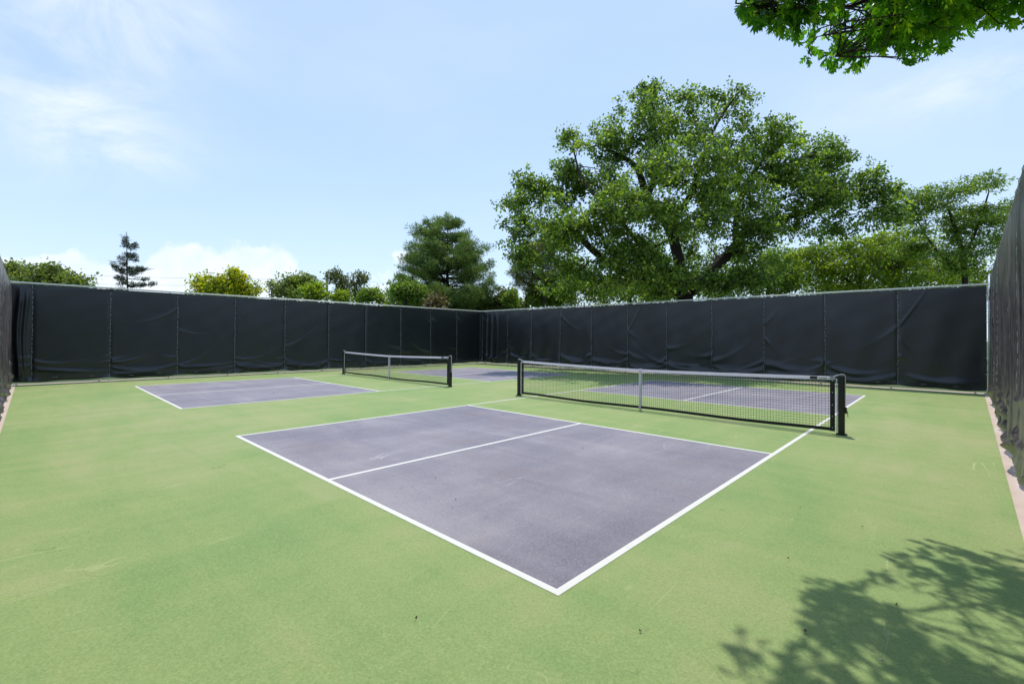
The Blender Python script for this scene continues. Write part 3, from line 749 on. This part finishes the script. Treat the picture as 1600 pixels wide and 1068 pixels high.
def make_pine(name, label, px, D, top, bottom, prof, leaf, seed, n, n_per, spread, size, trunk_r, lean=0, whorls=12, asp=.055, droop=-.3, cat='tree', up=.18, group='trees beyond the fence', gap=-.5, jit=True):
    """prof: list of (y_px, left_px, right_px) half outline"""
    rs = np.random.RandomState(seed); k = CF/D
    base = gnd(px, D, -.03); root = empty(name, base); tag(root, label, cat, group)
    mb = MB(); tp = at(px+lean, top, D)
    tpts = np.array([base*(1-f)+tp*f+np.array([math.sin(f*5+seed), math.cos(f*4), 0])*.12*f*(1-f)*2 for f in np.linspace(0, 1, 9)])
    mb.tube(tpts, np.linspace(trunk_r, .015, 9), 9)
    ys = [p[0] for p in prof]; C = []
    for w in range(whorls):
        y = top+(bottom-top)*((w+rs.uniform(.2, .8))/whorls)
        lf = np.interp(y, ys, [p[1] for p in prof])/k; rt = np.interp(y, ys, [p[2] for p in prof])/k
        z = at(px, y, D)[2]; f = (z-base[2])/(tp[2]-base[2]); o = base*(1-f)+tp*f
        nb = 7
        for b in range(nb):
            if jit: y = top+(bottom-top)*np.clip((w+rs.uniform(-.5, 1.5))/whorls, 0, 1); lf = np.interp(y, ys, [p[1] for p in prof])/k; rt = np.interp(y, ys, [p[2] for p in prof])/k; z = at(px, y, D)[2]; f = (z-base[2])/(tp[2]-base[2]); o = base*(1-f)+tp*f
            an = 2*math.pi*(b+rs.uniform(-.3, .3))/nb+w*.9
            ca, sa = math.cos(an), math.sin(an)
            R_ = (rt if ca > 0 else lf)*abs(ca)**.5*0+((rt if ca > 0 else lf)); R_ *= rs.uniform(.72, 1.05) if name == 'pine_tree' else rs.uniform(.45, 1.15)
            dv = RT*ca+np.array([FW[0], FW[1], 0])*sa
            end = o+dv*R_+np.array([0, 0, up*R_*rs.uniform(.2, 1.4)])
            bp_ = branch_path(o-np.array([0, 0, .1*R_]), end, rs, 6, .08, -.06); mb.tube(bp_, np.linspace(.02+.018*R_, .01, 6), 5)
            m_ = max(2, int(R_/(spread*1.0)))
            for q in range(m_*n//100+1):
                t_ = rs.uniform(.22, 1.0)**.7; i = t_*5; i0 = min(4, int(i)); P = bp_[i0]*(1-(i-i0))+bp_[i0+1]*(i-i0)
                sd_ = np.cross(dv, [0, 0, 1])*rs.normal(0, .20*R_*(1.1-t_*.6)); C.append(P+sd_+np.array([0, 0, rs.uniform(0, spread*1.1)]))
    for q in range(int(8)): C.append(tp+rs.normal(0, .12, 3)-np.array([0, 0, .1*q]))
    C = np.array(C); C = C[gapnoise(C, 1.7, seed) > gap]
    C = C[C[:, 2] > .5]
    mb.build('trunk', M['bark'], root, True)
    K = len(C); nn = K*n_per; cid = np.repeat(np.arange(K), n_per)
    off = unit(rs.normal(0, 1, (nn, 3))); rad = rs.uniform(.0, 1, nn)**.6*spread*rs.uniform(.65, 1.25, K)[cid]
    off[:, 2] *= .75; Cb = C[cid]+off*rad[:, None]*.75
    U = unit(off+rs.normal(0, .35, (nn, 3))+np.array([0, 0, -droop])); N = unit(np.cross(U, rs.normal(0, 1, (nn, 3))))
    L = size*rs.uniform(.7, 1.3, nn); V, F = rotated_leaves(Cb, U, N, L, L*asp, .3)
    T = np.repeat(np.clip(rs.normal(.5, .15, K)[cid]+rs.normal(0, .15, nn), 0, 1), 4)
    mesh_obj('crown', V, F, leaf, root, False, T); return root

make_pine('pine_tree', 'large full pine tree left of the far corner, above the dark screens', 700, 38, 345, 500,
   [(343, 12, 12), (360, 32, 28), (380, 66, 36), (400, 72, 66), (430, 84, 72), (455, 86, 80), (475, 90, 84), (500, 88, 84)], LM['pine'], 7, 430, 34, .36, .24, .28, whorls=15, asp=.085)
make_pine('pine_tree', 'darker pine with a bare trunk at the left flank of the big tree', 849, 34, 380, 452,
   [(380, 30, 20), (400, 48, 24), (440, 62, 40), (452, 50, 34)], LM['pined'], 12, 260, 34, .30, .22, .17, whorls=9, asp=.08, gap=-.3)
make_pine('spruce_tree', 'dark sparse spruce standing alone above the left fence', 203, 42, 363, 500,
   [(363, 2, 2), (380, 9, 10), (400, 24, 20), (415, 30, 30), (430, 26, 24), (445, 22, 46), (500, 34, 42)], LM['spruce'], 15, 95, 26, .15, .20, .13, lean=-5, whorls=13, asp=.10, up=-.02, droop=.1, gap=-.25)

def bush(label, px, D, lobes, leafk, seed, n, name='garden_tree', limbs=None, per=24, spread=.20, size=.19, asp=.38, gap=-.12, gk=1.9, **kw):
    lb = limbs or [[(px, None, 0, .14), (px, max(l[1] for l in lobes)+10, 0, .10), (px, min(l[1] for l in lobes), 0, .03)]]
    return make_tree(name, label, px, D, lobes, lb, LM[leafk], int(n*1.5), per, spread, size, seed, aspect=asp, gap=gap, gk=gk, twig=.013, shell=.15, **kw)
bush('olive green broad tree top above the left end of the long fence', 80, 34, [(35, 428, 30, 16, 0), (22, 420, 12, 9, 0), (85, 432, 26, 18, 0), (88, 420, 10, 8, 0), (118, 440, 26, 10, 0), (60, 445, 60, 16, 0), (0, 435, 25, 20, 0)], 'olive', 31, 420, gap=-.35)
bush('golden blossoming tree above the long fence, right of the spruce', 348, 36, [(340, 440, 32, 12, 0), (365, 438, 26, 14, 0), (352, 428, 14, 8, 0), (322, 446, 18, 10, 0), (385, 452, 20, 10, 0), (350, 455, 46, 14, 0)], 'gold', 32, 230)
bush('round olive tree beside a bare snag above the middle of the long fence', 460, 40, [(458, 436, 22, 12, 0), (475, 440, 16, 12, 0), (445, 450, 24, 14, 0), (468, 458, 34, 14, 0)], 'olive', 33, 170)
bush('bright yellow green shrub left of the leaning utility pole', 492, 34, [(492, 458, 26, 10, 0), (500, 450, 12, 8, 0), (520, 466, 24, 8, 0)], 'lime', 34, 110, 'shrub', cat='shrub')
bush('thin open tree just right of the utility pole', 530, 44, [(524, 434, 12, 12, 0), (537, 444, 9, 14, 0), (528, 460, 14, 10, 0)], 'pined', 35, 70, limbs=[[(528, None, 0, .12), (528, 460, 0, .08), (524, 440, 0, .05), (522, 424, 0, .02)], [(528, 462, 0, .06), (538, 445, 0, .03)]], gap=-.2)
bush('thin spindly tree with a gap in its crown, second right of the utility pole', 562, 44, [(564, 433, 10, 7, 0), (555, 445, 7, 12, 0), (572, 440, 6, 8, 0), (560, 462, 18, 10, 0)], 'pined', 36, 62, limbs=[[(560, None, 0, .12), (560, 462, 0, .08), (556, 445, 0, .04), (563, 430, 0, .02)], [(560, 462, 0, .05), (572, 440, 0, .03)]], gap=-.2)
bush('low green tree top between the spindly tree and the large pine', 592, 40, [(585, 460, 18, 9, 0), (600, 466, 14, 8, 0), (574, 466, 14, 8, 0)], 'light', 37, 80)
bush('leafy green tree at the left foot of the large pine', 634, 33, [(632, 455, 20, 14, 0), (650, 462, 22, 12, 0), (618, 466, 16, 12, 0)], 'light', 38, 130)
bush('small rusty brown tree at the foot of the large pine', 682, 31.5, [(682, 472, 8, 6, 0), (676, 478, 9, 5, 0)], 'rust', 39, 40, per=26, spread=.25)
bush('low dark green tree top just above the far corner', 775, 38, [(760, 472, 28, 12, 0), (790, 466, 18, 12, 0), (735, 478, 22, 8, 0), (800, 476, 26, 8, 0)], 'pined', 40, 260)
bush('small yellow green tree between the far corner and the bare pine trunk', 822, 36, [(815, 466, 22, 11, 0), (832, 456, 14, 12, 0), (850, 468, 26, 10, 0), (875, 460, 20, 14, 0)], 'light', 41, 230)

def snag():
    base = gnd(425, 38, -.03); r = empty('bare_tree', base); tag(r, 'leafless grey snag poking above the long fence left of the olive tree', 'tree', 'trees beyond the fence')
    mb = MB(); f = lambda x, y: at(x, y, 38)
    mb.tube([base, f(425, 470), f(424, 452), f(419, 438)], [.14, .09, .05, .015], 7)
    mb.tube([f(425, 462), f(418, 456), f(411, 452)], [.04, .025, .01], 5); mb.tube([f(424, 454), f(430, 446), f(432, 440)], [.04, .02, .01], 5)
    mb.build('trunk', M['barkgrey'], r, True)
snag()

# utility pole and overhead wires
def pole():
    D = 50; base = gnd(511, D, -.03); r = empty('utility_pole', base); tag(r, 'brown wooden utility pole with two crossarms above the long fence', 'utility pole')
    mb = MB(); mb.tube([base, at(511, 424, D)], [.17, .12], 10); mb.build('pole', M['barkgrey'], r, True)
    for y in (436, 444):
        a = at(506.5, y, D); b = at(516.5, y-1, D); dd = unit(b-a)
        mb = MB(); mb.tube([a, b], .07, 4); c = mb.build('crossarm', M['barkgrey'], r)
        for f in (.08, .35, .65, .92):
            p = a+(b-a)*f; mb = MB(); mb.tube([p+[0, 0, .05], p+[0, 0, .22]], [.05, .03], 6); mb.build('insulator', M['galv'], c)
    def wire(p, q, sag, label):
        t = np.linspace(0, 1, 24)[:, None]; P = p+(q-p)*t; P[:, 2] -= (4*sag*t*(1-t))[:, 0]
        mb = MB(); mb.tube(P, .013, 4); o = mb.build('power_line', M['wire']); tag(o, label, 'cable', 'overhead wires from the pole')
    wire(at(507, 436, D), at(-500, 385, 46), .9, 'upper thin overhead wire running left from the utility pole past the spruce')
    wire(at(507, 444, D), at(-500, 400, 46), 1.1, 'lower thin overhead wire running left from the utility pole past the spruce')
    wire(at(516, 436, D), at(1100, 452, 110), 1.0, 'thin overhead wire running right from the utility pole behind the large pine')
pole()

# near oak whose branches hang in at the top right
def near_oak():
    rs = np.random.RandomState(77); base = np.array([5.2, .6, -.03])
    root = empty('oak_tree', base); tag(root, 'oak with glossy lobed leaves whose branches hang in at the top right corner', 'tree')
    mb = MB(); trunk = np.array([base, (5.1, .6, 1.5), (4.9, .7, 3.0), (4.8, .8, 4.6), (4.7, .9, 7.0)])
    mb.tube(trunk, [.27, .22, .19, .14, .06], 12)
    # outline of the lower edge of the foliage: (pixel x, lowest pixel y)
    ox = [1060, 1140, 1150, 1180, 1210, 1240, 1247, 1275, 1300, 1340, 1375, 1395, 1402, 1440, 1460, 1500, 1540, 1570, 1600, 1900]
    oy = [-60, -20, 36, 55, 58, 72, 100, 112, 120, 118, 96, 62, 98, 110, 100, 78, 50, 58, 48, 30]
    ends = []; nodes = []
    arms = [[(4.8, .8, 4.3), (3.6, 1.4, 4.6), (2.4, 1.9, 4.7), (1.3, 2.4, 4.55), (.3, 2.6, 4.65)],
            [(4.9, .75, 3.6), (3.8, 1.9, 4.1), (2.7, 2.8, 4.35), (1.8, 3.2, 4.30), (.95, 3.3, 4.3)],
            [(4.8, .8, 4.0), (3.9, .9, 4.4), (2.9, .9, 4.6), (1.9, .8, 4.55), (.9, .6, 4.6)],
            [(4.8, .8, 4.2), (4.0, 2.6, 4.6), (3.2, 3.9, 4.8), (2.4, 4.3, 4.75), (1.9, 4.2, 4.8)],
            [(4.8, .8, 4.5), (3.8, 0, 4.9), (2.6, -.3, 5.0), (1.5, -.4, 4.9)],
            [(4.75, .85, 5.2), (3.6, 1.6, 5.8), (2.4, 2.3, 6.1), (1.2, 2.5, 6.1)],
            [(4.75, .85, 5.6), (5.8, 2.2, 6.2), (6.6, 3.4, 6.6)], [(4.75, .85, 5.4), (5.6, -.6, 6.0), (6.6, -1.6, 6.2)]]
    Q = lambda x, y, D: tuple(at(x, y, D))
    arms += [[(4.75, .85, 5.2), (3, 1.2, 5.6), (1.4, 1.3, 5.5), (.15, 1.5, 5.3)], [(4.7, .8, 5), (3, .5, 5.3), (1.5, .2, 5.2), (.25, .1, 5.0)], [(3, 1.2, 5.6), (1.6, .8, 5.4), (.2, .8, 5.2)]]
    arms += [[(4.8, .8, 4.1), (3.6, 2.3, 4.6), Q(1500, 20, 4.7), Q(1400, 70, 4.45), Q(1300, 88, 4.25)], [(4.8, .8, 4.3), (3.2, 1.9, 4.75), Q(1440, -30, 4.3), Q(1310, 15, 4.1), Q(1215, 22, 3.95), Q(1165, 5, 3.85)],
             [(4.8, .8, 4.2), (3.4, 3.2, 4.6), Q(1570, 0, 5.0), Q(1500, 50, 4.8), Q(1450, 75, 4.7)], [(3.6, 2.3, 4.6), Q(1480, -20, 4.4), Q(1380, 30, 4.3), Q(1270, 60, 4.15)]]
    for A in arms:
        P = np.array(A, float)
        for _ in range(2):
            q = [P[0]]
            for i in range(len(P)-1): q += [P[i]*.75+P[i+1]*.25, P[i]*.25+P[i+1]*.75]
            q.append(P[-1]); P = np.array(q)
        P += rs.normal(0, .007, P.shape); mb.tube(P, np.linspace(.045, .003, len(P))*np.linspace(1, .55, len(P)), 7)
        rep = (4 if A[-1][2] > 4.95 else 3) if A[-1][0] < 1.3 else 1
        for i in range(len(P)-1):
            for f in np.linspace(0, 1, 5)[:-1]: nodes += [P[i]*(1-f)+P[i+1]*f]*rep
    nodes = np.array(nodes)
    def project(p):
        d = p-CP; z = d @ FW
        if z < .2: return None
        return 800+CF*(d @ RT)/z, CPY-CF*(d @ UP)/z
    def allowed(p, margin=0):
        q = project(p)
        if q is None: return True
        x, y = q
        if x < 1060: return y < -60
        if x > 1900: return True
        return y+margin < np.interp(x, ox, oy)+(9*math.sin(x/13.)+7*math.sin(x/5.3) if margin else 0)
    def shadow_ok(p):
        """keep the dappled edge of the shade on the court where the tree's reach ends"""
        gx = p[0]-sd[0]/sd[2]*p[2]; gy = p[1]-sd[1]/sd[2]*p[2]
        lim = np.interp(gx, [.7, .85, 1.0, 1.15, 1.45, 1.6, 2.1, 3, 5], [.2, .85, 1.25, 1.55, 2.25, 2.65, 2.8, 3.5, 4.3])
        return gx > .86 and gy < lim
    # lobed leaf outline (pin-oak like), unit length along +Y
    half = [(0, 0), (.015, .10), (.03, .16), (.17, .25), (.19, .33), (.06, .31), (.07, .40), (.24, .55), (.33, .70), (.22, .66), (.19, .72), (.09, .60), (.08, .70), (.18, .84), (.17, .92), (.07, .84), (0, 1.0)]
    ol = half+[(-x, y) for x, y in reversed(half[1:-1])]; ol = np.array(ol); nO = len(ol)
    cen = np.array([[0, .2], [0, .5], [0, .8]])
    LV = []; LF = []; LT = []; cnt = 0
    def leaf(P, U, N, L, tint):
        nonlocal cnt
        Wv = np.cross(U, N); pts = ol
        zc = rs.uniform(-.7, .3)*np.abs(pts[:, 0])**1.2+.10*np.sin(pts[:, 1]*3.0)-rs.uniform(0, .35)*pts[:, 1]**2+.05*np.sin(pts[:, 0]*14)
        V = P+L*(pts[:, 1:]*U+pts[:, :1]*Wv*.92+zc[:, None]*N)
        LV.append(V); LF.append(tuple(range(cnt, cnt+nO))); LT.extend([tint]*nO); cnt += nO
    tries = 0; made = 0
    while made < 3100 and tries < 60000:
        tries += 1
        o = nodes[rs.randint(len(nodes))]; e = o+rs.normal(0, 1, 3)*np.array([.42, .42, .26])+np.array([0, 0, -.06])
        if not allowed(e, 12+rs.rand()**2*60) or not shadow_ok(e): continue
        if project(e) and project(e)[1] > -80 and math.sin(e[0]*13+e[2]*5)+math.sin(e[1]*11+e[0]*6)+math.sin(e[2]*14+e[1]*3) < -.35: continue
        if math.sin(e[0]*4.1+1)+math.sin(e[1]*3.7+e[0])+.6*math.sin(e[0]*9+e[1]*7) < -.45: continue    # ragged openings
        made += 1
        q = branch_path(o, e, rs, 5, .2, -.05); n0 = len(LV)
        out = unit(e-o); tone = rs.normal(.45, .16)
        for j in range(rs.randint(7, 13)):
            f = rs.uniform(.35, 1); i = f*4; i0 = min(3, int(i)); P = q[i0]*(1-(i-i0))+q[i0+1]*(i-i0)
            U = unit(out*.7+rs.normal(0, .6, 3)+np.array([0, 0, -1.15])); L = rs.uniform(.09, .185)
            if not allowed(P+U*(L+.03)) or not allowed(P+U*L*.6): continue
            st = P+U*.03; N = unit(rs.normal(0, .9, 3)+np.array([0, 0, .6])); N = unit(N-U*(N @ U))
            mb.tube([P, st], .0012, 3, False)
            leaf(st, U, N, L, np.clip(tone+rs.normal(0, .17), 0, 1))
        if len(LV)-n0 >= 3: mb.tube(q, np.linspace(.008, .0025, 5), 4, False)
    print('oak', made, tries, len(LV))
    mb.build('trunk', M['bark'], root, True)
    mesh_obj('crown', np.concatenate(LV), LF, LM['near'], root, False, LT)
near_oak()
